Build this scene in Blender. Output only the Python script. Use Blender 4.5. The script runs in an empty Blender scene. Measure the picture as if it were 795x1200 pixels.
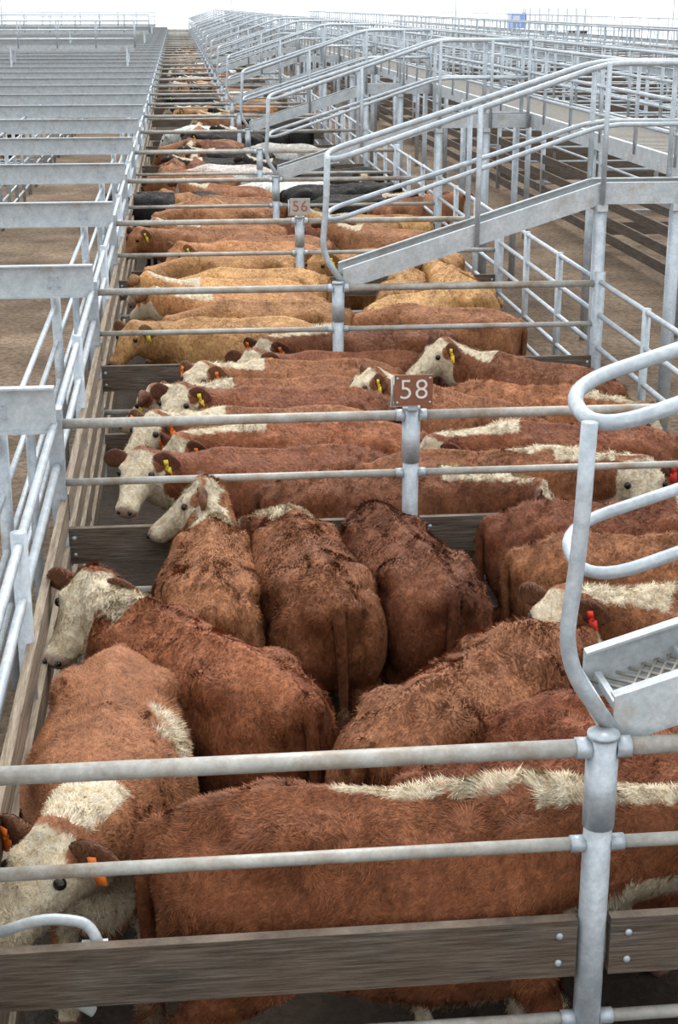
import bpy, math, random
import numpy as np
from mathutils import Vector, Matrix, noise as mnoise
random.seed(7); rng=np.random.default_rng(7)
scene=bpy.context.scene
COL=scene.collection
H=4.1
ROW0=4.54; D=4.44
def row(n): return ROW0+D*(n-1)
XL=-0.8; XM=1.37; XR=3.75

# ------------------------------------------------------------ materials
def newmat(name):
    m=bpy.data.materials.new(name); m.use_nodes=True
    nt=m.node_tree; b=nt.nodes['Principled BSDF']
    return m,nt,b
def N(nt,t,**kw):
    n=nt.nodes.new(t)
    for k,v in kw.items(): setattr(n,k,v)
    return n
def noise(nt,vec,scale,detail=4,rough=.6,dist=0):
    n=N(nt,'ShaderNodeTexNoise'); n.inputs['Scale'].default_value=scale
    n.inputs['Detail'].default_value=detail; n.inputs['Roughness'].default_value=rough; n.inputs['Distortion'].default_value=dist
    if vec is not None: nt.links.new(vec,n.inputs['Vector'])
    return n.outputs['Fac']
def ramp(nt,fac,stops):
    r=N(nt,'ShaderNodeValToRGB'); e=r.color_ramp.elements
    while len(e)<len(stops): e.new(.5)
    for i,(p,c) in enumerate(stops):
        e[i].position=p; e[i].color=(*c,1) if len(c)==3 else c
    nt.links.new(fac,r.inputs['Fac']); return r.outputs['Color']
def mix(nt,fac,a,b,mode='MIX'):
    m=N(nt,'ShaderNodeMix',data_type='RGBA',blend_type=mode)
    for s,v in ((0,fac),(6,a),(7,b)):
        if isinstance(v,(int,float)): m.inputs[s].default_value=v
        elif isinstance(v,tuple): m.inputs[s].default_value=(*v,1)
        else: nt.links.new(v,m.inputs[s])
    return m.outputs[2]
def bump(nt,b,h,strength,dist=.01,prev=None):
    n=N(nt,'ShaderNodeBump'); n.inputs['Strength'].default_value=strength; n.inputs['Distance'].default_value=dist
    if prev is not None: nt.links.new(prev,n.inputs['Normal'])
    nt.links.new(h,n.inputs['Height']); nt.links.new(n.outputs[0],b.inputs['Normal']); return n.outputs[0]
def coords(nt,scale=(1,1,1),kind='Object'):
    t=N(nt,'ShaderNodeTexCoord'); m=N(nt,'ShaderNodeMapping'); m.inputs['Scale'].default_value=scale
    nt.links.new(t.outputs[kind],m.inputs[0]); return m.outputs[0]

def mat_steel(name,c0,c1,rust,rustamt,metal=.35,rough=.45):
    m,nt,b=newmat(name); v=coords(nt)
    col=ramp(nt,noise(nt,v,9,5),[(.3,c0),(.7,c1)])
    sp=noise(nt,v,45,3,.6)
    col=mix(nt,ramp(nt,sp,[(.35,(.35,.35,.35)),(.6,(0,0,0))]),col,tuple(x*.7 for x in c0))
    rf=ramp(nt,noise(nt,v,3.1,7,.7),[(.62-rustamt,(0,0,0)),(.78-rustamt*.5,(1,1,1))])
    col=mix(nt,rf,col,rust)
    nt.links.new(col,b.inputs['Base Color'])
    b.inputs['Metallic'].default_value=metal; b.inputs['Roughness'].default_value=rough
    bump(nt,b,noise(nt,v,60,3),.2,.004)
    return m
GALV=mat_steel('galvanised_steel',(.38,.43,.47),(.60,.65,.69),(.35,.30,.24),.02)
GALV2=mat_steel('galvanised_channel',(.42,.46,.48),(.60,.64,.66),(.34,.28,.20),.08,.15,.5)
PIPE=mat_steel('dusty_pipe',(.36,.35,.32),(.53,.52,.48),(.24,.165,.10),.14,.2,.55)
def mat_wood():
    m,nt,b=newmat('weathered_timber'); v=coords(nt,(1.2,1.2,22)); v2=coords(nt,(2,2,2))
    col=ramp(nt,noise(nt,v,3,6,.7),[(.3,(.025,.018,.013)),(.46,(.10,.078,.06)),(.72,(.24,.20,.16))])
    col=mix(nt,ramp(nt,noise(nt,v2,1.5,4),[(.4,(0,0,0)),(.7,(.5,.5,.5))]),col,(.16,.10,.06))
    nt.links.new(col,b.inputs['Base Color']); b.inputs['Roughness'].default_value=.85
    bump(nt,b,noise(nt,v,3,6,.7),.9,.02); return m
WOOD=mat_wood()
def mat_woodpale():
    m,nt,b=newmat('worn_rail_timber'); v=coords(nt,(22,1.2,22))
    col=ramp(nt,noise(nt,v,3,6,.7),[(.3,(.10,.07,.045)),(.5,(.24,.185,.13)),(.72,(.42,.35,.27))])
    nt.links.new(col,b.inputs['Base Color']); b.inputs['Roughness'].default_value=.8
    bump(nt,b,noise(nt,v,3,6,.7),.5,.01); return m
WOODP=mat_woodpale()
def mat_ground(name,c0,c1,c2,sc):
    m,nt,b=newmat(name); v=coords(nt)
    col=ramp(nt,noise(nt,v,sc,8,.65),[(.3,c0),(.5,c1),(.72,c2)])
    col=mix(nt,ramp(nt,noise(nt,v,sc*14,4),[(.38,(.35,.35,.35)),(.58,(1,1,1))]),(0.04,.028,.018),col)
    col=mix(nt,1.0,col,ramp(nt,noise(nt,v,sc*.35,4),[(.35,(.6,.56,.52)),(.65,(1.1,1.1,1.1))]),'MULTIPLY')
    nt.links.new(col,b.inputs['Base Color']); b.inputs['Roughness'].default_value=.95
    bump(nt,b,noise(nt,v,sc*9,6),1,.06); return m
MUD=mat_ground('pen_dirt',(.035,.025,.016),(.07,.05,.032),(.12,.085,.06),1.3)
LANE=mat_ground('bark_soft_floor',(.11,.07,.042),(.23,.16,.10),(.35,.26,.18),1.0)
def flat(name,c,rough=.6,metal=0):
    m,nt,b=newmat(name); v=coords(nt)
    col=ramp(nt,noise(nt,v,25,4),[(.3,tuple(x*.8 for x in c)),(.7,tuple(min(1,x*1.1) for x in c))])
    nt.links.new(col,b.inputs['Base Color']); b.inputs['Roughness'].default_value=rough; b.inputs['Metallic'].default_value=metal
    return m
EYE=flat('eye_dark',(.012,.008,.006),.12)
TAGO=flat('tag_orange',(.95,.22,.03),.4); TAGY=flat('tag_yellow',(.95,.72,.05),.4)
TAGG=flat('tag_green',(.05,.7,.18),.4); TAGR=flat('tag_red',(.85,.05,.03),.4)
SIGN=flat('sign_rust_brown',(.24,.095,.05),.6); SIGNG=flat('sign_grey',(.42,.40,.37),.6)
WHITE=flat('digit_white',(.75,.72,.66),.5); DIGR=flat('digit_faded_red',(.30,.10,.06),.6)
MESHM=flat('tread_mesh',(.36,.34,.30),.5,.3)
FARHAZE=flat('far_haze_pale',(.80,.81,.82),.7)  # whitish distance haze put into the colour of far ground and trucks

def mat_coat(name):
    m,nt,b=newmat(name); v=coords(nt)
    at=N(nt,'ShaderNodeAttribute',attribute_name='coat'); sep=N(nt,'ShaderNodeSeparateColor')
    nt.links.new(at.outputs['Color'],sep.inputs[0])
    oi=N(nt,'ShaderNodeObjectInfo')
    oo=N(nt,'ShaderNodeVectorMath',operation='ADD'); nt.links.new(v,oo.inputs[0]); nt.links.new(oi.outputs['Location'],oo.inputs[1]); v=oo.outputs[0]
    n1=noise(nt,v,3.2,5); n2=noise(nt,v,42,5,.7,.6)
    mp=N(nt,'ShaderNodeMapping'); mp.inputs['Scale'].default_value=(1,1,.45); nt.links.new(v,mp.inputs[0])
    n3=noise(nt,mp.outputs[0],17,3,.5,1.2)
    base=mix(nt,1.0,oi.outputs['Color'],ramp(nt,n1,[(.3,(.66,.60,.54)),(.7,(1.27,1.34,1.40))]),'MULTIPLY')
    base=mix(nt,1.0,base,ramp(nt,n2,[(.3,(.64,.59,.54)),(.7,(1.26,1.32,1.38))]),'MULTIPLY')
    base=mix(nt,1.0,base,ramp(nt,n3,[(.3,(.78,.74,.70)),(.6,(1.12,1.15,1.18))]),'MULTIPLY')
    ad=N(nt,'ShaderNodeMath',operation='ADD'); nt.links.new(sep.outputs[0],ad.inputs[0])
    sb=N(nt,'ShaderNodeMath',operation='MULTIPLY_ADD'); nt.links.new(noise(nt,v,14,5,.7),sb.inputs[0]); sb.inputs[1].default_value=.9; sb.inputs[2].default_value=-.45
    nt.links.new(sb.outputs[0],ad.inputs[1])
    wm=ramp(nt,ad.outputs[0],[(.34,(0,0,0)),(.66,(1,1,1))])
    cream=ramp(nt,noise(nt,v,18,5,.7),[(.3,(.50,.36,.20)),(.52,(.74,.63,.45)),(.7,(.84,.76,.60))])
    col=mix(nt,wm,base,cream)
    col=mix(nt,sep.outputs[1],col,(.24,.12,.09))
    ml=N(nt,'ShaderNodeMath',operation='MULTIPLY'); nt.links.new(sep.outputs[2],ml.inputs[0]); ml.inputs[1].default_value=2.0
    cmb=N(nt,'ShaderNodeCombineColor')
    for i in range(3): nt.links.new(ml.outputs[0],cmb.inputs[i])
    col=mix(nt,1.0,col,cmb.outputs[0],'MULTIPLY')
    nt.links.new(col,b.inputs['Base Color']); b.inputs['Roughness'].default_value=.6
    b.inputs['Specular IOR Level'].default_value=.28
    b.inputs['Sheen Weight'].default_value=.06
    b.inputs['Sheen Tint'].default_value=(1,.75,.55,1)
    p=bump(nt,b,n3,.6,.03); bump(nt,b,n2,.55,.013,p)
    return m
COAT=mat_coat('cattle_coat')

# ------------------------------------------------------------ mesh builder
class MB:
    def __init__(s): s.v=[];s.f=[];s.m=[];s.sm=[]
    def add(s,vs,fs,mi=0,smooth=True):
        o=len(s.v); s.v+= [tuple(p) for p in vs]
        for f in fs: s.f.append(tuple(i+o for i in f)); s.m.append(mi); s.sm.append(smooth)
    def box(s,c,size,mi=0,rot=None):
        hx,hy,hz=[q/2 for q in size]
        p=[Vector((x,y,z)) for x in(-hx,hx) for y in(-hy,hy) for z in(-hz,hz)]
        if rot is not None: p=[rot@q for q in p]
        c=Vector(c)
        s.add([q+c for q in p],[(0,1,3,2),(4,6,7,5),(0,4,5,1),(2,3,7,6),(0,2,6,4),(1,5,7,3)],mi,False)
    def tube(s,pts,r,mi=0,n=10,closed=False):
        pts=[Vector(p) for p in pts]; rs=r if isinstance(r,(list,tuple)) else [r]*len(pts)
        vs=[];fs=[]; L=len(pts); pu=None
        for i,p in enumerate(pts):
            if closed: t=(pts[(i+1)%L]-pts[i-1])
            else: t=(pts[min(i+1,L-1)]-pts[max(i-1,0)])
            t.normalize()
            u=pu if pu is not None else (Vector((0,0,1)) if abs(t.z)<.9 else Vector((0,1,0)))
            u=(u-t*u.dot(t)).normalized(); pu=u; w=t.cross(u)
            for k in range(n):
                a=2*math.pi*k/n; vs.append(p+rs[i]*(math.cos(a)*u+math.sin(a)*w))
        for i in range(L if closed else L-1):
            j=(i+1)%L
            for k in range(n): fs.append((i*n+k,i*n+(k+1)%n,j*n+(k+1)%n,j*n+k))
        if not closed:
            fs.append(tuple(range(n-1,-1,-1))); fs.append(tuple((L-1)*n+k for k in range(n)))
        s.add(vs,fs,mi)
    def loft(s,rings,mi=0):
        n=len(rings[0]); vs=[p for r in rings for p in r]; fs=[]
        for i in range(len(rings)-1):
            for k in range(n): fs.append((i*n+k,i*n+(k+1)%n,(i+1)*n+(k+1)%n,(i+1)*n+k))
        fs.append(tuple(range(n-1,-1,-1))); fs.append(tuple((len(rings)-1)*n+k for k in range(n)))
        s.add(vs,fs,mi)
    def ell(s,c,r,mi=0,rot=None,nu=14,nv=9):
        c=Vector(c); vs=[c+( (rot@Vector((0,0,r[2]))) if rot else Vector((0,0,r[2])))];fs=[]
        for j in range(1,nv):
            ph=math.pi*j/nv
            for k in range(nu):
                a=2*math.pi*k/nu; q=Vector((r[0]*math.sin(ph)*math.cos(a),r[1]*math.sin(ph)*math.sin(a),r[2]*math.cos(ph)))
                vs.append(c+(rot@q if rot else q))
        q=Vector((0,0,-r[2])); vs.append(c+(rot@q if rot else q)); e=len(vs)-1
        for k in range(nu): fs.append((0,1+k,1+(k+1)%nu)); fs.append((e,e-nu+(k+1)%nu,e-nu+k))
        for j in range(nv-2):
            for k in range(nu):
                a=1+j*nu+k; b=1+j*nu+(k+1)%nu; fs.append((a,a+nu,b+nu,b))
        s.add(vs,fs,mi)
    def channel(s,p0,p1,h,depth,t,side=1,mi=0):
        p0=Vector(p0);p1=Vector(p1); d=(p1-p0); L=d.length; d.normalize()
        sd=Vector((-d.y,d.x,0)).normalized()*side; up=Vector((0,0,1))
        prof=[(0,-h/2),(depth,-h/2),(depth,-h/2+t),(t,-h/2+t),(t,h/2-t),(depth,h/2-t),(depth,h/2),(0,h/2)]
        vs=[p+sd*a+up*b for p in(p0,p1) for a,b in prof]; n=8
        fs=[(k,(k+1)%n,n+(k+1)%n,n+k) for k in range(n)]
        fs+= [(0,1,2,3),(0,3,4,7),(4,5,6,7),(8,11,10,9),(8,15,12,11),(12,15,14,13)]
        s.add(vs,fs,mi,False)
    def mesh(s,name,mats):
        me=bpy.data.meshes.new(name); me.from_pydata(s.v,[],s.f)
        me.polygons.foreach_set('material_index',s.m); me.polygons.foreach_set('use_smooth',s.sm)
        for m in mats: me.materials.append(m)
        me.update(); return me
def put(name,me,loc=(0,0,0),rot=0,parent=None):
    o=bpy.data.objects.new(name,me); o.location=loc; o.rotation_euler=(0,0,rot); COL.objects.link(o)
    if parent: o.parent=parent
    return o
def arc(pts,rad,n=6):
    pts=[Vector(p) for p in pts]; out=[pts[0]]
    for i in range(1,len(pts)-1):
        a,b,c=pts[i-1],pts[i],pts[i+1]
        r=min(rad,(a-b).length*.48,(c-b).length*.48)
        p=b+(a-b).normalized()*r; q=b+(c-b).normalized()*r
        for k in range(n+1):
            t=k/n; out.append((1-t)**2*p+2*t*(1-t)*b+t*t*q)
    out.append(pts[-1]); return out

# ------------------------------------------------------------ ground
g=MB(); g.add([(-120,-6,0),(160,-6,0),(160,165,0),(-120,165,0)],[(0,1,2,3)],0,False)
g.add([(-400,165,0),(500,165,0),(500,900,0),(-400,900,0)],[(0,1,2,3)],1,False)  # ground past the yard coloured pale in place of haze
put('ground',g.mesh('ground',[LANE,FARHAZE]))
g=MB(); g.add([(XL-.05,0,.006),(XR+.05,0,.006),(XR+.05,160,.006),(XL-.05,160,.006)],[(0,1,2,3)],0,False)
put('floor',g.mesh('floor',[MUD]))

# ------------------------------------------------------------ cross fences (between pens)
def cross_fence():
    b=MB()
    for (x0,x1) in ((XL,XM-.045),(XM+.045,XR)):
        b.tube([(x0,0,1.70),(x1,0,1.70)],.032,1)
        b.tube([(x0,0,1.33),(x1,0,1.33)],.024,1)
        b.box(((x0+x1)/2,-.01,.925),(x1-x0-.03,.045,.23),2)
        b.tube([(x0,0,.61),(x1,0,.61)],.024,1)
        b.box(((x0+x1)/2,-.01,.30),(x1-x0-.03,.045,.22),2)
        for xx in (x0+.08,x1-.08):
            for zz in (.87,.98): b.ell((xx,-.035,zz),(.014,.008,.014),0,nu=8,nv=5)
        for zz in (1.70,1.33,.61):
            b.tube([(x1-.05 if x1<XR else x0,0,zz),(x1 if x1<XR else x0+.05,0,zz)],.038 if zz==1.7 else .030,0)
    b.tube([(XM,0,0),(XM,0,1.74)],.05,0,14); b.tube([(XM,0,1.74),(XM,0,1.755)],.056,0,14)
    b.tube([(XM,0,1.40),(XM,0,1.66)],.056,0,14)
    b.tube([(XR,0,0),(XR,0,1.8)],.055,0,14)
    b.box((XL,0,.9),(.09,.09,1.8),0)
    return b.mesh('pen_cross_fence',[GALV,PIPE,WOOD])
CF=cross_fence()
NR=36
for n in range(1,NR+1):
    o=put('pen_cross_fence',CF,(0,row(n),0))
    if n==1:
        lt=MB(); lt.tube(arc([(-.74,.07,1.05),(-.55,.07,1.11),(-.40,.07,1.08),(-.36,.03,1.0)],.08,4),.02,0,8); lt.tube([(-.76,.07,1.0),(-.40,.06,.72)],.02,0,8); lt.box((-.38,.03,1.0),(.09,.04,.05),0)
        put('gate_latch',lt.mesh('gate_latch',[GALV2]),(0,0,0),0,o)

def side_fence(mirror=1):
    b=MB()
    for z in (1.72,1.45): b.tube([(0,.05,z),(0,D-.05,z)],.024,0)
    for z,hh in ((1.15,.17),(.85,.17),(.55,.17),(.25,.17)): b.box((.03*mirror,D/2,z),(.045,D-.12,hh),1)
    b.tube([(0,D/2,0),(0,D/2,1.78)],.04,0)
    return b.mesh('side_fence',[GALV,WOODP])
SF=side_fence()
def pipe_fence():
    b=MB()
    for z in (1.72,1.42,1.12,.82,.52,.25): b.tube([(0,.07,z),(0,D-.07,z)],.024,0,8)
    for y in (D/3,2*D/3): b.tube([(0,y,0),(0,y,1.75)],.035,0)
    return b.mesh('pipe_fence',[GALV,WOOD])
PF=pipe_fence()
for n in range(0,NR):
    put('pen_side_fence',SF,(XL,row(n),0))
    put('pen_side_fence',PF,(XR,row(n),0))

def header():
    b=MB()
    b.channel((-20,0,1.83),(-.78,0,1.83),.28,.07,.012,-1,0)
    for x in (-1.12,-3.4,-5.8,-8.2,-11,-15): b.tube([(x,.06,0),(x,.06,1.68)],.042,1,12)
    b.tube([(-.95,.10,0),(-.95,.10,1.9)],.03,1,10)
    b.box((-1.12,-.012,1.82),(.10,.012,.12),1)
    for sx in (-1,1):
        for sz in (-1,1): b.ell((-1.12+.035*sx,-.022,1.82+.04*sz),(.009,.008,.009),1,nu=8,nv=5)
    for zz in (.35,.7,1.05,1.4): b.tube([(-20,.06,zz),(-3.4,.06,zz)],.024,1,8)
    return b.mesh('gate_header',[GALV2,GALV])
GH=header()
for n in range(1,NR+1): put('gate_header_beam',GH,(0,row(n)-.12,0))
def lane_rails():
    b=MB()
    for z in (1.62,1.30,.95,.6,.3): b.tube([(-1.12,.1,z),(-1.12,D-.1,z)],.022,0,8)
    return b.mesh('lane_rails',[GALV])
LR=lane_rails()
for n in range(0,NR): put('lane_rail_fence',LR,(0,row(n)-.06,0))
for n in range(2,NR): put('pen_side_fence',PF,(-3.4,row(n),0)); put('pen_side_fence',PF,(-8.2,row(n),0))

# ------------------------------------------------------------ viewing ramp (odd rows)
def ramp_mesh():
    b=MB(); y0,y1=.06,.48; xa=1.42; sl=.315; za=1.76
    def z(x): return za+sl*(x-xa) if x<XR else za+sl*(XR-xa)
    zt=z(XR); XE=5.1
    for y,sd in ((y0,1),(y1,-1)):
        b.channel((xa,y,z(xa)),(XR,y,zt),.19,.05,.01,sd,0)
        b.channel((XR,y,zt),(XE,y,zt),.19,.05,.01,sd,0)
    b.box((xa-.005,(y0+y1)/2,za-.04),(.012,y1-y0,.10),0)
    w=y1-y0-.1; ya=y0+.05
    for x0_,x1_ in ((xa+.02,XR),(XR,XE)):
        n=int((x1_-x0_)/.05)
        for i in range(n):
            for sgn in (1,-1):
                xs=x0_+(x1_-x0_-.2)*i/(n-1)
                p0=Vector((xs+(0 if sgn>0 else .2),ya,0)); p1=Vector((xs+(.2 if sgn>0 else 0),ya+w,0))
                p0.z=z(p0.x)-.02; p1.z=z(p1.x)-.02
                b.tube([p0,p1],.007,2,4)
    for i in range(8):
        x=xa+.05+(XR-xa)*i/8; b.box((x,(y0+y1)/2,z(x)-.02),(.025,w+.05,.03),0)
    for hgt,r in ((1.12,.027),(.60,.022)):
        e=-.12
        p=[(XE,y1,zt+hgt),(XR,y1,zt+hgt),(xa+e,y1,z(xa+e)+hgt),(xa+e,y0,z(xa+e)+hgt-.05),(XR,y0,zt+hgt),(XE,y0,zt+hgt)]
        b.tube(arc(p,.2,8),r,1,12)
    b.tube(arc([(xa-.14,y0,2.83),(xa-.15,y0,2.4),(xa-.19,y0,2.0),(xa-.0,y0,1.73)],.22,8),.028,1,12)
    for y in (y0,y1):
        for x in (2.62,XR,4.5,XE-.05):
            b.tube([(x,y-.03*(1 if y==y0 else -1),z(x)-.1),(x,y-.03*(1 if y==y0 else -1),z(x)+1.12)],.024,1,10)
    for x in (XR,4.45): b.tube([(x,y0+.02,0),(x,y0+.02,zt-.1)],.06,1,14); b.box((x,(y0+y1)/2,zt-.125),(.1,y1-y0+.1,.06),0)
    return b.mesh('ramp',[GALV2,GALV,MESHM])
RM=ramp_mesh()
for n in range(1,NR,2): put('viewing_ramp',RM,(0,row(n),0))

def walkway():
    b=MB(); L=2*D; x0,x1=5.1,6.3; zt=2.50
    for x,s in ((x0,-1),(x1,1)):
        b.channel((x,0,zt),(x,L,zt),.2,.06,.01,s,0)
        for h in (1.0,.66,.33): b.tube([(x,0,zt+h),(x,L,zt+h)],.024,1,8)
        for k in range(6):
            y=L*k/6; b.tube([(x,y,zt),(x,y,zt+1.0)],.024,1,8)
        for k in range(2):
            y=D*k+.3; b.tube([(x,y,0),(x,y,zt)],.05,1,10)
    for k in range(60):
        b.box(((x0+x1)/2,L*(k+.5)/60,zt+.03),(x1-x0-.1,.05,.02),2)
    return b.mesh('walkway',[GALV2,GALV,MESHM])
WK=walkway()
for n in range(3,NR,2): put('elevated_walkway',WK,(0,row(n)+.7,0))
for y in (62,97,128):
    for k in range(3): put('elevated_walkway',WK,(-1.6-2*D*k,y-5.1,0),math.pi/2)
def right_pens():
    b=MB()
    for z in (1.7,1.33,.61): b.tube([(7.4,0,z),(30,0,z)],.026,0,8)
    b.box((18.7,0,.93),(22.6,.045,.22),1); b.box((18.7,0,.3),(22.6,.045,.22),1)
    for x in (7.4,9.8,12.2,14.6,17,19.4,22,26,30): b.tube([(x,0,0),(x,0,1.8)],.05,0,10)
    for x in (7.4,12.2,17,22,30):
        for z in (1.7,1.42): b.tube([(x,0,z),(x,D,z)],.024,0,8)
        for z in (1.1,.8,.5,.22): b.box((x,D/2,z),(.045,D-.1,.16),1)
    for xx in (12.2,13.3,22):
        b.tube([(xx,0,3.5),(xx,D,3.5)],.024,0,8); b.tube([(xx,0,3.0),(xx,D,3.0)],.024,0,8); b.channel((xx,0,2.5),(xx,D,2.5),.2,.06,.01,1,0)
        for k in range(3): b.tube([(xx,D*k/3,2.5),(xx,D*k/3,3.5)],.022,0,8)
        b.tube([(xx,0,0),(xx,0,2.5)],.05,0,8)
    return b.mesh('right_pens',[GALV,WOOD])
RP=right_pens()
for n in range(2,NR): put('yard_pen_fence',RP,(0,row(n),0))

# ------------------------------------------------------------ far end of the yard: fence lines and stock trucks
b=MB()
for k in range(9): b.tube([(-90,163+k*1.6,1.5),(130,163+k*1.6,1.5)],.05,0,6)
for k in range(9):
    for x in range(-90,131,6): b.tube([(x,163+k*1.6,0),(x,163+k*1.6,1.6+(5 if (x%24==6 and k==4) else 0))],.06,0,6)
put('boundary_rail_fence',b.mesh('boundary_rail_fence',[GALV]))
def lorry():
    b=MB()
    b.box((0,0,2.3),(9,2.5,2.6),0); b.box((-5.6,0,1.8),(1.9,2.4,2.3),1); b.box((0,0,.8),(10,2.2,.3),2)
    for i in range(7): b.box((-4+i*1.3,-1.27,2.3),(.12,.04,2.6),2)
    for z in (1.6,2.2,2.8,3.4): b.box((0,-1.27,z),(9,.04,.1),0)
    b.box((-5.9,-1.21,2.3),(1,.03,.7),2); b.box((-6.56,0,2.3),(.03,2,.8),2)
    for x in (-5.6,-1.5,2.5,3.7):
        for y in (-1.1,1.1): b.tube([(x,y-.15,.5),(x,y+.15,.5)],.5,3,16)
    return b.mesh('stock_truck',[FARHAZE,flat('cab_blue',(.16,.28,.6),.4),GALV,EYE])
LM=lorry()
for x,y in ((52,215),(80,225)): put('stock_truck',LM,(x,y,0),.05)

# ------------------------------------------------------------ number signs
def number_sign(txt,y,plate,dig,s=1.0):
    b=MB(); w,h=.235,.19
    b.box((0,0,0),(w*s,.012,h*s),0)
    for sx in (-1,1):
        for sz in (-1,1): b.ell((sx*.1*s,-.009,sz*.075*s),(.008,.005,.008),2,nu=8,nv=5)
    b.box((0,.015,-.05),(.06,.02,.16),1); b.tube([(-.11*s-.02,.01,-.1),(-.11*s-.02,.01,.08)],.008,1,8); b.box((-.07,.012,-.09),(.14,.01,.03),1)
    o=put('pen_number_sign',b.mesh('sign',[plate,GALV,GALV]),(XM,y-.075,1.875))
    c=bpy.data.curves.new('digits','FONT'); c.body=txt; c.size=.175*s; c.align_x='CENTER'; c.align_y='CENTER'; c.extrude=.002; c.offset=-.0015; c.space_character=1.1
    t=bpy.data.objects.new('digits',c); COL.objects.link(t); t.parent=o; t.location=(0,-.009,0); t.rotation_euler=(math.pi/2,0,0)
    c.materials.append(dig)
number_sign('58',row(2),SIGN,WHITE)
number_sign('56',row(4),SIGNG,DIGR)

# ------------------------------------------------------------ cattle
def ringpts(c,s,u,w,hu,hd,n=20,p=1.0):
    out=[]
    for k in range(n):
        a=2*math.pi*k/n; ca,sa=math.cos(a),math.sin(a)
        ca=math.copysign(abs(ca)**(p if sa>0 else 1.0),ca)
        out.append(c+s*(w*ca)+u*((hu if sa>0 else hd)*sa))
    return out
def dirv(yaw,pitch): 
    yaw=math.radians(yaw);pitch=math.radians(pitch)
    return Vector((math.cos(yaw)*math.cos(pitch),math.sin(yaw)*math.cos(pitch),math.sin(pitch)))
def tuftify(V,NM,Fs,coat,inh,tufts,r,lmul=1.0):
    off=Vector((r.random()*50,r.random()*50,r.random()*50))
    NF=np.array([tuple(mnoise.noise_vector(Vector(p)*14+off)) for p in V.tolist()])*2.0
    NB=np.array([mnoise.noise(Vector(p)*3.2+off) for p in V.tolist()])
    tri=[]
    for f in Fs:
        for k in range(1,len(f)-1): tri.append((f[0],f[k],f[k+1]))
    tri=np.array(tri); A=V[tri[:,0]];B=V[tri[:,1]];C=V[tri[:,2]]
    ar=np.linalg.norm(np.cross(B-A,C-A),axis=1); ar=ar*np.where(A[:,2]>.55,1,.25)
    idx=r.choice(len(tri),tufts,p=ar/ar.sum()); u=r.random(tufts);v_=r.random(tufts); s_=u+v_>1; u[s_]=1-u[s_]; v_[s_]=1-v_[s_]
    w0=(1-u-v_)[:,None]; w1=u[:,None]; w2=v_[:,None]; tr=tri[idx]
    def ip(Q): return Q[tr[:,0]]*w0+Q[tr[:,1]]*w1+Q[tr[:,2]]*w2
    P=ip(V); n=ip(NM); n/=np.linalg.norm(n,axis=1)[:,None]+1e-9
    cc=ip(coat); nf=ip(NF); nb=ip(NB[:,None])
    ih=inh[tr[:,0]]
    curl=np.clip(.6+1.4*nb,.12,1)
    pl=P*np.array([9.,11.,8.]); cl=np.stack([np.sin(pl[:,1]*2.1+np.sin(pl[:,0]*1.7)),np.sin(pl[:,0]*2.3+np.cos(pl[:,2]*2.)),np.cos(pl[:,0]*1.9+pl[:,1]*1.3)],1)
    d=np.array([-.75,0,-.55])+cl*.25+nf*(.3+1.1*curl)+r.normal(0,.24,(tufts,3))
    d-=n*np.sum(d*n,axis=1)[:,None]; d/=np.linalg.norm(d,axis=1)[:,None]+1e-6
    wv=np.cross(d,n)
    L=(.017+.020*r.random(tufts))*(.75+.5*curl[:,0])*np.where(ih,.7,1)*np.where((cc[:,0]>.5)&(~ih),1.2,1)*lmul
    wd=(.0018+.0017*r.random(tufts))
    lift=((.18+.42*r.random(tufts))*(.6+.7*curl[:,0]))[:,None]
    tip=P+(d+n*lift)*L[:,None]; a=P+wv*wd[:,None]-n*.003; b_=P-wv*wd[:,None]-n*.003
    TV=np.stack([b_,a,tip],1).reshape(-1,3)
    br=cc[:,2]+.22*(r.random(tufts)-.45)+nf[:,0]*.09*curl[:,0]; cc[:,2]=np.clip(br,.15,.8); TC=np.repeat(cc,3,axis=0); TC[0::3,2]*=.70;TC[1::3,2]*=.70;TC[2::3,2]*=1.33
    nn=n+r.normal(0,.18,n.shape)+d*(.08+.16*curl); nn/=np.linalg.norm(nn,axis=1)[:,None]
    return TV,TC,np.repeat(nn,3,axis=0)
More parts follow.
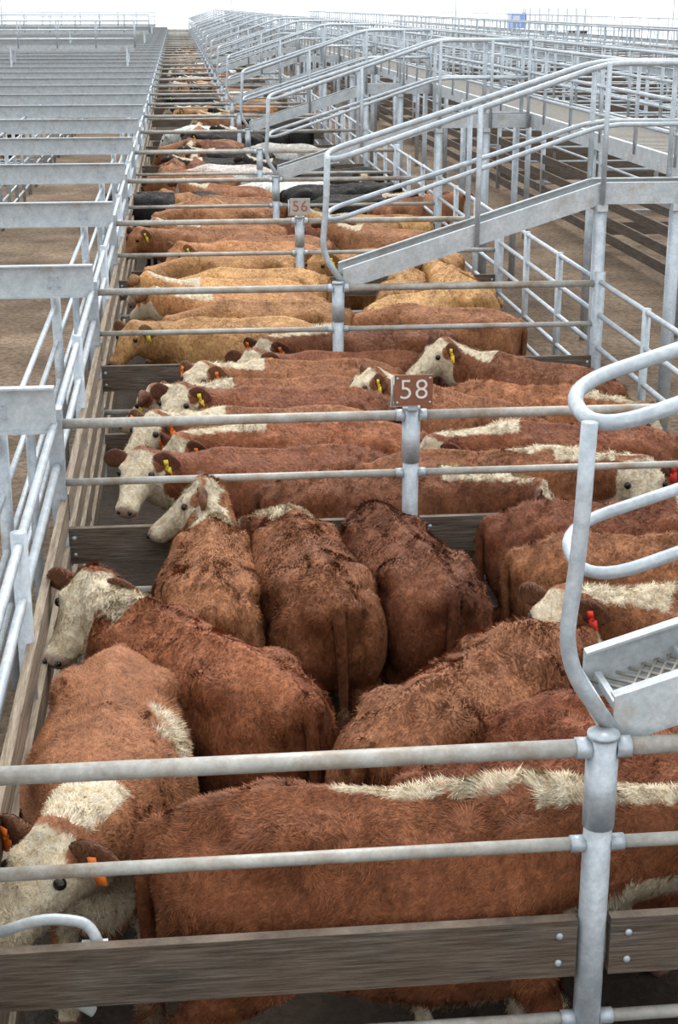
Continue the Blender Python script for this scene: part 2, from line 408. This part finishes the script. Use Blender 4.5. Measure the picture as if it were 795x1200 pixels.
def build_cow(name,ny=0,np_=10,hy=0,hp=-40,crest=.2,cw=1.0,flank=None,tufts=20000,tag=None,tagside=1,tag2=False,face=1.0,vox=.022,nlen=.42,tailsw=0.0,fat=1.0,seed=0):
    r=np.random.default_rng(seed+11)
    b=MB(); Y=Vector((0,1,0)); Z=Vector((0,0,1))
    T=[(-.83,1.06,.06,.09,.14),(-.79,1.03,.14,.16,.27),(-.70,.99,.22,.28,.38),(-.52,.97,.285,.335,.42),(-.33,.955,.32,.36,.42),
       (-.12,.93,.355,.37,.42),(.12,.90,.385,.39,.44),(.32,.91,.36,.40,.45),(.50,.95,.30,.385,.45),(.64,.98,.255,.35,.42),(.76,1.0,.215,.30,.33),(.85,1.02,.15,.2,.22)]
    b.loft([ringpts(Vector((x,0,zc)),Y,Z,w*fat,hu,hd,28,1.3) for x,zc,w,hu,hd in T])
    P0=Vector((.50,0,1.05)); P1=Vector((.80,0,1.09)); nd=dirv(ny,np_); P2=Vector((.78,0,1.10))+nd*nlen
    def nk(t): return (1-t)**2*P0+2*t*(1-t)*P1+t*t*P2
    rings=[];NKs=[]
    for i in range(9):
        t=i/8; c=nk(t); tg=(nk(min(1,t+.02))-nk(max(0,t-.02))).normalized(); sd=Z.cross(tg).normalized(); up=tg.cross(sd)
        w=.225*(1-t)+.145*t; hu=.26*(1-t)+.145*t; hd=.34*(1-t)+.20*t
        rings.append(ringpts(c,sd,up,w,hu,hd,20)); NKs.append((c,up,w,hu))
    b.loft(rings)
    hd_=dirv(ny+hy,hp); hs=Z.cross(hd_).normalized(); hu_=hd_.cross(hs)
    S=1.0; HO=P2+hu_*.03
    def hpnt(t,sd,up): return HO+hd_*(t*S)+hs*(sd*S)+hu_*(up*S)
    HR=[(-.12,.08,.06,.09),(-.06,.13,.10,.14),(.03,.150,.105,.17),(.12,.145,.095,.185),(.20,.122,.08,.165),(.28,.10,.066,.13),(.35,.092,.058,.105),(.41,.098,.057,.095),(.455,.085,.048,.07),(.48,.045,.025,.035)]
    b.loft([ringpts(HO+hd_*(t*S),hs,hu_,w*S,u*S,d*S,18) for t,w,u,d in HR])
    for sy in (-1,1):
        b.ell((-.38,sy*.175*fat,1.15),(.19,.12,.12)); b.ell((-.755,sy*.095,1.10),(.09,.065,.10))
        b.ell((.44,sy*.19,1.0),(.19,.10,.27)); b.ell((-.56,sy*.17*fat,.88),(.24,.15,.32))
        b.ell(hpnt(.09,sy*.10,.055),(.05,.05,.045))
        fx=.0 if sy>0 else .07
        b.tube([(.50,sy*.17,.85),(.50,sy*.175,.62),(.53+fx,sy*.175,.38),(.53+fx,sy*.175,.33),(.52+fx,sy*.175,.13),(.54+fx,sy*.175,.07),(.57+fx,sy*.175,.0)],[.12,.09,.055,.053,.042,.052,.060],0,12)
        b.tube([(-.55,sy*.16,.85),(-.44,sy*.19,.68),(-.58-fx,sy*.185,.52),(-.70-fx,sy*.18,.42),(-.685-fx,sy*.18,.34),(-.66-fx,sy*.18,.14),(-.64-fx,sy*.18,.07),(-.61-fx,sy*.18,0)],[.17,.14,.09,.057,.047,.042,.052,.060],0,12)
    b.ell((-.78,0,1.16),(.10,.055,.08)); b.ell((.72,0,.72),(.18,.13,.2)); 
    b.tube([(-.76,0,1.19),(-.62,0,1.255),(-.48,0,1.29),(-.3,0,1.30),(0,0,1.275),(.25,0,1.29),(.5,0,1.315),(.66,0,1.29)],.04,0,10)
    b.ell(hpnt(-.05,0,.06),(.085,.085,.06))
    me=b.mesh('tmp',[]); o=bpy.data.objects.new('tmp',me); COL.objects.link(o)
    m=o.modifiers.new('r','REMESH'); m.mode='VOXEL'; m.voxel_size=vox; m.use_smooth_shade=True
    m=o.modifiers.new('s','SMOOTH'); m.factor=.5; m.iterations=10
    dg=bpy.context.evaluated_depsgraph_get(); ev=o.evaluated_get(dg); em=ev.to_mesh()
    nv=len(em.vertices); V=np.empty(nv*3); em.vertices.foreach_get('co',V); V=V.reshape(-1,3)
    NM=np.empty(nv*3); em.vertices.foreach_get('normal',NM); NM=NM.reshape(-1,3)
    Fs=[tuple(p.vertices) for p in em.polygons]
    ev.to_mesh_clear(); bpy.data.objects.remove(o); bpy.data.meshes.remove(me)
    def masks(V):
        X,Yc,Zc=V[:,0],V[:,1],V[:,2]
        w=np.zeros(len(V)); g=np.zeros(len(V))
        rel=V-np.array(HO); ht=rel@np.array(hd_)/S; hsd=rel@np.array(hs)/S; hup=rel@np.array(hu_)/S
        inh=(np.abs(hsd)<.2)&(ht>-.10)&(ht<.55)&(np.abs(hup)<.24)&(X>.6)
        w=np.where(inh,np.clip((ht+.08)/.08,0,1)*face,w)
        ed=np.sqrt((ht-.02)**2+(np.abs(hsd)-.14)**2+(hup-.02)**2); w=np.where(inh,w*np.clip((ed-.045)/.04,0,1),w)
        g=np.where(inh&(ht>.42),np.clip((ht-.42)/.03,0,1)*.7,g)
        for c,up,wd,hu in NKs:
            c=np.array(c);up=np.array(up); rv=V-c; dist=np.linalg.norm(rv,axis=1)
            u=rv@up/hu
            lo=.82-.18*(cw-1)
            k=(dist<hu*1.35)&(u>lo)&(X>.5+.25*(crest<.05))
            w=np.where(k&(~inh),np.maximum(w,np.clip((u-lo)/.2,0,1)*(.9 if crest>0 else 0)),w)
            k2=(dist<.45)&(u<-.7)&(X>.55)
            w=np.where(k2&(~inh),np.maximum(w,.75*face),w)
        if crest>0.05:
            ww=(.018+.022*np.clip((X-(.7-crest))/.5,0,1))*cw
            k=(X>.7-crest)&(X<.95)&(Zc>1.15)
            w=np.where(k,np.maximum(w,np.clip(1.25-np.abs(Yc+.012*np.sin(X*23))/ww*.5,0,1)*np.clip((X-(.7-crest))/.12,0,1)),w)
        w=np.maximum(w,np.clip((.60-Zc)/.12,0,1)*(X>-.5)*face*(np.abs(Yc)<.2))
        w=np.maximum(w,np.clip((.42-Zc)/.1,0,1)*face)
        if flank:
            fx,fy,fz,fr=flank; dd=np.sqrt(((X-fx)/1.8)**2+(Yc-fy)**2+(Zc-fz)**2)*(1+.25*np.sin(X*31)); w=np.maximum(w,np.clip(1.5-dd/fr,0,1))
        hoof=(Zc<.07); g=np.where(hoof,1,g); w=np.where(hoof,0,w)
        return w,g,inh
    w,g_,inh=masks(V)
    coat=np.zeros((nv,4)); coat[:,0]=w; coat[:,1]=g_; coat[:,2]=.43; coat[:,3]=1
    verts=[V]; cols=[coat]; nrm=[NM]; faces=list(Fs); mi=[0]*len(Fs); base=nv
    def addtris(TV,TC,TN):
        nonlocal base
        verts.append(TV);cols.append(TC);nrm.append(TN); n=len(TV)//3
        faces.extend([(base+3*i,base+3*i+1,base+3*i+2) for i in range(n)]); mi.extend([0]*n); base+=len(TV)
    def extra(mb,col,mat,fur=0,lm=1.0):
        nonlocal base
        vv=np.array([tuple(p) for p in mb.v])
        for f in mb.f: faces.append(tuple(i+base for i in f)); mi.append(mat)
        t=bpy.data.meshes.new('t'); t.from_pydata(mb.v,[],mb.f); t.update(); nn=np.empty(len(vv)*3); t.vertices.foreach_get('normal',nn); bpy.data.meshes.remove(t)
        nn=nn.reshape(-1,3)
        verts.append(vv); nrm.append(nn); c=np.tile(np.array(col,float),(len(vv),1)); cols.append(c); base+=len(vv)
        if fur and tufts: addtris(*tuftify(vv,nn,mb.f,c,np.zeros(len(vv),bool),fur,r,lm))
    fs_=max(1,tufts//20000)
    for sy in (-1,1):
        e=MB(); out=(hs*sy*1.0+hd_*-.10+hu_*(-.02)+Z*.12).normalized(); fw=(hd_+hu_*.6); fw=(fw-out*fw.dot(out)).normalized(); up=out.cross(fw)
        base_p=hpnt(-.01,sy*.10,.035); rg=[]
        for t,wd,th in ((0,.035,.03),(.05,.06,.032),(.10,.074,.026),(.145,.068,.02),(.185,.046,.015),(.215,.014,.008)):
            c=base_p+out*t - Z*(t*t*1.0)
            rg.append([c+up*(wd*math.cos(a))+fw*(th*math.sin(a)+.3*wd*(math.cos(a)**2)) for a in [2*math.pi*k/12 for k in range(12)]])
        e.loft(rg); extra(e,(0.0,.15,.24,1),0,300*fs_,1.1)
        ey=MB(); ey.ell(hpnt(.13,sy*.128,.045),(.026,.026,.026)); extra(ey,(0,0,.5,1),1)
        nn_=MB(); nn_.ell(hpnt(.465,sy*.045,.02),(.016,.016,.016),nu=8,nv=6); extra(nn_,(0,0,.5,1),1)
        if tag is not None and (sy==tagside or tag2):
            e=MB(); zz=fw; dn=-up if up.z>0 else up
            c=base_p+out*.115-Z*.013
            R=Matrix((out,dn,zz)).transposed()
            e.box(c+dn*.075+zz*.03,(.050,.07,.008),0,R); e.ell(c+dn*.03+zz*.035,(.014,.014,.014),nu=8,nv=6)
            e.box(c-dn*.0+zz*.045,(.035,.04,.008),0,R); extra(e,(0,0,.5,1),2)
    tb=MB(); q=tailsw
    tp=[(-.78,0,1.20),(-.84,0,1.16),(-.86,q*.2,1.07),(-.855,q*.5,.93),(-.85,q*.8,.78),(-.845,q,.62),(-.845,q,.5)]
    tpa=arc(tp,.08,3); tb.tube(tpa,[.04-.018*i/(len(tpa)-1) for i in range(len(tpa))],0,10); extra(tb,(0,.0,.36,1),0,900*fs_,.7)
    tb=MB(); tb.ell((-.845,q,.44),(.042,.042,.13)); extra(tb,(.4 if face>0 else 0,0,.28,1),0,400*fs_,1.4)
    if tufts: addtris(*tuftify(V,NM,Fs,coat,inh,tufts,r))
    V=np.concatenate(verts);Cc=np.concatenate(cols);Nn=np.concatenate(nrm)
    me=bpy.data.meshes.new(name); me.from_pydata(V.tolist(),[],faces)
    me.polygons.foreach_set('material_index',mi); me.polygons.foreach_set('use_smooth',[True]*len(faces))
    at=me.color_attributes.new('coat','FLOAT_COLOR','POINT'); at.data.foreach_set('color',Cc.astype(np.float32).ravel())
    me.materials.append(COAT); me.materials.append(EYE); me.materials.append(tag if tag is not None else TAGO)
    me.update()
    me.normals_split_custom_set_from_vertices(Nn.tolist())
    return me
RED=(.34,.118,.045); RED2=(.26,.082,.032); RED3=(.41,.165,.067); TAN=(.62,.32,.12); TAN2=(.49,.22,.082); DRK=(.13,.045,.025); BLK=(.014,.013,.013); WHT=(.78,.74,.67)
def place(me,pins,heading,s=.95,w=1.0,color=RED,lx=.94):
    h=math.radians(heading); o=bpy.data.objects.new('cow',me); COL.objects.link(o)
    o.location=(pins[0]+.8*s*lx*math.cos(h),pins[1]+.8*s*lx*math.sin(h),.008); o.rotation_euler=(0,0,h); o.scale=(s*lx,s*w,s)
    k=random.uniform(.82,1.14); g=random.uniform(.92,1.10)
    o.color=(color[0]*k,color[1]*k*g,color[2]*k*g,1); return o
BC=build_cow
# pen 1
place(BC('cowA',ny=-18,np_=8,hy=-18,hp=-38,crest=.03,cw=2.4,flank=(.02,.24,1.09,.11),tufts=76000,tag=TAGO,tagside=1,tag2=True,seed=1,nlen=.34),(-.36,6.74),268,.97,1.02,RED3)
place(BC('cowB',ny=-8,np_=28,hy=118,hp=-40,crest=.25,cw=1.4,tufts=76000,tag=TAGG,tagside=1,seed=2,nlen=.27,tailsw=-.05),(.46,6.12),127,.97,1.02,RED)
place(BC('cowC',ny=10,np_=50,hy=80,hp=-38,crest=.15,tufts=62000,seed=3,nlen=.30,tailsw=.03,tag=TAGY,tagside=-1),(.08,7.36),88,.92,1.0,RED3)
place(BC('cowD',ny=25,np_=-18,hy=30,hp=-50,crest=.12,tufts=66000,seed=4,nlen=.34,tailsw=-.03),(.74,7.34),97,.94,1.1,RED)
CE=BC('cowE',ny=-20,np_=-20,hy=-30,hp=-50,crest=0,tufts=62000,seed=5,nlen=.34,tailsw=.02)
place(CE,(1.38,7.50),102,.92,1.07,RED2)
CS2=BC('cowS2',ny=-8,np_=0,hy=-5,hp=-45,crest=.1,tufts=52000,seed=7)
place(BC('cowF',ny=-15,np_=-16,hy=-10,hp=-50,crest=.0,tufts=76000,seed=8,tailsw=.05,nlen=.35),(.70,5.66),48,.97,1.02,RED3)
place(BC('cowG',ny=14,np_=14,hy=45,hp=-38,crest=.3,cw=1.4,tufts=62000,tag=TAGR,tagside=1,seed=9,nlen=.34),(3.55,6.72),164,.95,1,RED)
place(CS2,(1.80,8.60),-2,.93,.95,RED2)
place(CS2,(1.84,8.02),-5,.93,.95,RED)
place(CS2,(1.90,6.22),3,.88,.92,RED3)
place(CE,(1.24,5.90),0,.93,.95,RED2)
place(CS2,(.82,5.42),1,.93,.9,RED2)
place(BC('cowJ',ny=5,np_=-2,hy=5,hp=-55,crest=.95,cw=.85,tufts=125000,seed=10),(-.16,4.95),-2,1.04,.86,RED,1.02)
# pen 2
LH=BC('cowL',ny=-10,np_=8,hy=-25,hp=-42,crest=.12,tufts=34000,seed=12,tag=TAGY,tag2=True)
LH2=BC('cowL2',ny=16,np_=2,hy=35,hp=-50,crest=.25,tufts=34000,seed=13,tag=TAGO,tag2=True)
LH3=BC('cowL3',ny=6,np_=22,hy=60,hp=-35,crest=.0,tufts=34000,seed=18,nlen=.36,tag=TAGY)
LH4=BC('cowL4',ny=28,np_=18,hy=20,hp=-30,crest=.18,tufts=34000,seed=22,nlen=.38,tag=TAGO,tag2=True)
place(CS2,(.48,9.36),-1,.93,.9,RED2)
place(BC('cowK2',ny=-10,np_=6,hy=-75,hp=-42,crest=.6,cw=1.0,tufts=40000,seed=20,nlen=.34,tag=TAGR,tagside=1),(1.15,9.62),-3,.97,.88,RED,1.0)
place(LH3,(1.35,10.0),184,.93,.95,RED2)
place(LH2,(1.70,10.52),173,.93,.92,RED)
place(LH4,(1.42,11.05),181,.93,.92,RED3)
place(LH3,(1.62,11.55),175,.93,.92,RED2)
place(LH,(1.5,12.05),186,.93,.92,RED)
place(LH4,(1.8,12.6),180,.93,.9,RED3)
place(LH3,(2.2,13.08),181,.9,.88,RED2)
K=BC('cowK',ny=20,np_=30,hy=45,hp=-30,crest=.2,tufts=34000,seed=14,nlen=.34,tag=TAGY)
place(K,(2.66,10.75),132,.93,.95,RED)
place(K,(3.5,11.75),136,.95,.95,RED2)
place(LH2,(3.5,10.25),172,.93,.9,RED2)
place(CS2,(2.15,12.2),-24,.86,.9,RED3)
# pen 3
V1=BC('cowV1',ny=15,np_=14,hy=30,hp=-40,crest=0,tufts=16000,face=0,seed=15,vox=.028,tag=TAGY)
V2=BC('cowV2',ny=-20,np_=20,hy=-30,hp=-35,crest=.1,tufts=16000,face=1,seed=16,vox=.028,tag=TAGO)
V3=BC('cowV3',ny=0,np_=-10,hy=0,hp=-55,crest=0,tufts=16000,face=0,seed=17,vox=.028)
place(LH2,(2.5,13.95),178,.93,.9,RED2)
place(V1,(1.25,14.55),183,.93,.95,TAN)
place(V3,(1.65,15.15),176,.95,.95,TAN2)
place(V2,(1.45,15.8),185,.95,.95,TAN2)
place(V2,(1.35,16.5),177,.95,.95,TAN)
place(V3,(1.6,17.2),180,.95,.92,TAN)
place(V3,(3.3,14.6),160,.93,.9,RED3)
place(V3,(1.85,15.3),35,.93,.9,TAN)
place(V1,(3.1,15.75),94,.97,1.05,TAN)
place(V3,(2.3,16.3),75,.93,.95,TAN)
def pen(n,items):
    for x,dy,hd,me,c in items: place(me,(x,row(n)+dy),hd,.95,.92,c)
pen(4,[(1.4,.6,184,V3,TAN2),(1.75,1.3,175,V1,TAN2),(1.9,1.95,183,V3,RED3),(1.2,2.6,172,V1,RED3),(1.4,3.3,184,V2,TAN2),(2.6,3.9,200,V3,RED2),(3.4,.7,186,V1,TAN),(3.4,2.0,145,V2,RED3),(2.3,2.6,60,V3,TAN2),(3.5,3.7,170,V2,TAN)])
pen(5,[(1.4,.7,168,V3,RED3),(.7,1.2,120,V1,TAN2),(1.6,1.5,165,V3,RED3),(.7,2.6,190,V1,BLK),(1.5,2.9,150,V2,RED3),(2.0,1.7,10,V2,BLK),(2.9,1.0,30,V1,RED3),(1.7,3.3,-5,V1,BLK),(3.4,2.9,100,V2,BLK),(2.6,3.9,175,V3,WHT)])
pen(6,[(1.0,.8,150,V3,RED3),(1.7,2.2,178,V3,WHT),(.5,2.5,100,V2,RED2),(2.2,1.2,15,V3,BLK),(2.9,2.8,160,V2,BLK),(-.2,2.3,85,V1,RED3),(1.6,3.6,182,V2,BLK)])
pen(7,[(.3,.7,95,V2,RED3),(1.9,1.0,175,V2,BLK),(1.2,2.2,120,V1,RED2),(3.0,2.0,165,V3,WHT),(1.4,3.4,180,V3,RED3)])
pen(8,[(2.0,.9,182,V1,BLK),(2.6,1.8,160,V2,BLK),(.7,1.6,100,V2,RED3),(1.5,3.0,178,V3,WHT),(3.3,3.4,150,V2,BLK)])
cols=[RED,RED3,TAN,BLK,BLK,TAN2,WHT,BLK]
for n in range(9,26):
    for k in range(6):
        if random.random()<.2: continue
        place(random.choice([V1,V2,V3]),(random.uniform(1.4,3.2),row(n)+.6+k*.62),random.choice([180,175,185,165,150]),.95,.9,random.choice(cols))
for n in (4,6,7,9,10,12,14,15):
    for k in range(4):
        place(random.choice([V1,V3]),(-4.4-.2*k,row(n)+.7+k*.9),random.choice([170,180,190]),.93,.9,random.choice([BLK,BLK,DRK,RED2]))

# ------------------------------------------------------------ light
w=bpy.data.worlds.new('sky'); scene.world=w; w.use_nodes=True; nt=w.node_tree; bg=nt.nodes['Background']
tc=N(nt,'ShaderNodeTexCoord'); sp=N(nt,'ShaderNodeSeparateXYZ'); nt.links.new(tc.outputs['Generated'],sp.inputs[0])
rc=ramp(nt,sp.outputs[2],[(.0,(1.0,1.0,1.0)),(.08,(.88,.91,.94)),(.2,(.58,.61,.64)),(.6,(.80,.84,.88)),(1,(.98,1.0,1.0))]); nt.links.new(rc,bg.inputs['Color']); bg.inputs['Strength'].default_value=1.65
sd=bpy.data.lights.new('sun','SUN'); sd.energy=2.1; sd.angle=math.radians(35); sd.color=(1,.97,.93)
so=bpy.data.objects.new('sun',sd); COL.objects.link(so); so.rotation_euler=(math.radians(-34),math.radians(14),0)
scene.view_settings.view_transform='Standard'; scene.view_settings.look='None'; scene.view_settings.exposure=0.12

cd=bpy.data.cameras.new('camera'); co=bpy.data.objects.new('camera',cd); COL.objects.link(co); scene.camera=co
cd.sensor_fit='VERTICAL'; cd.sensor_height=36; cd.lens=1780/1200*36; cd.clip_end=1200
co.location=(0,0,H)
phi=math.radians(18.48); th=math.radians(5.86)
co.rotation_euler=(math.pi/2-phi,0,-th)
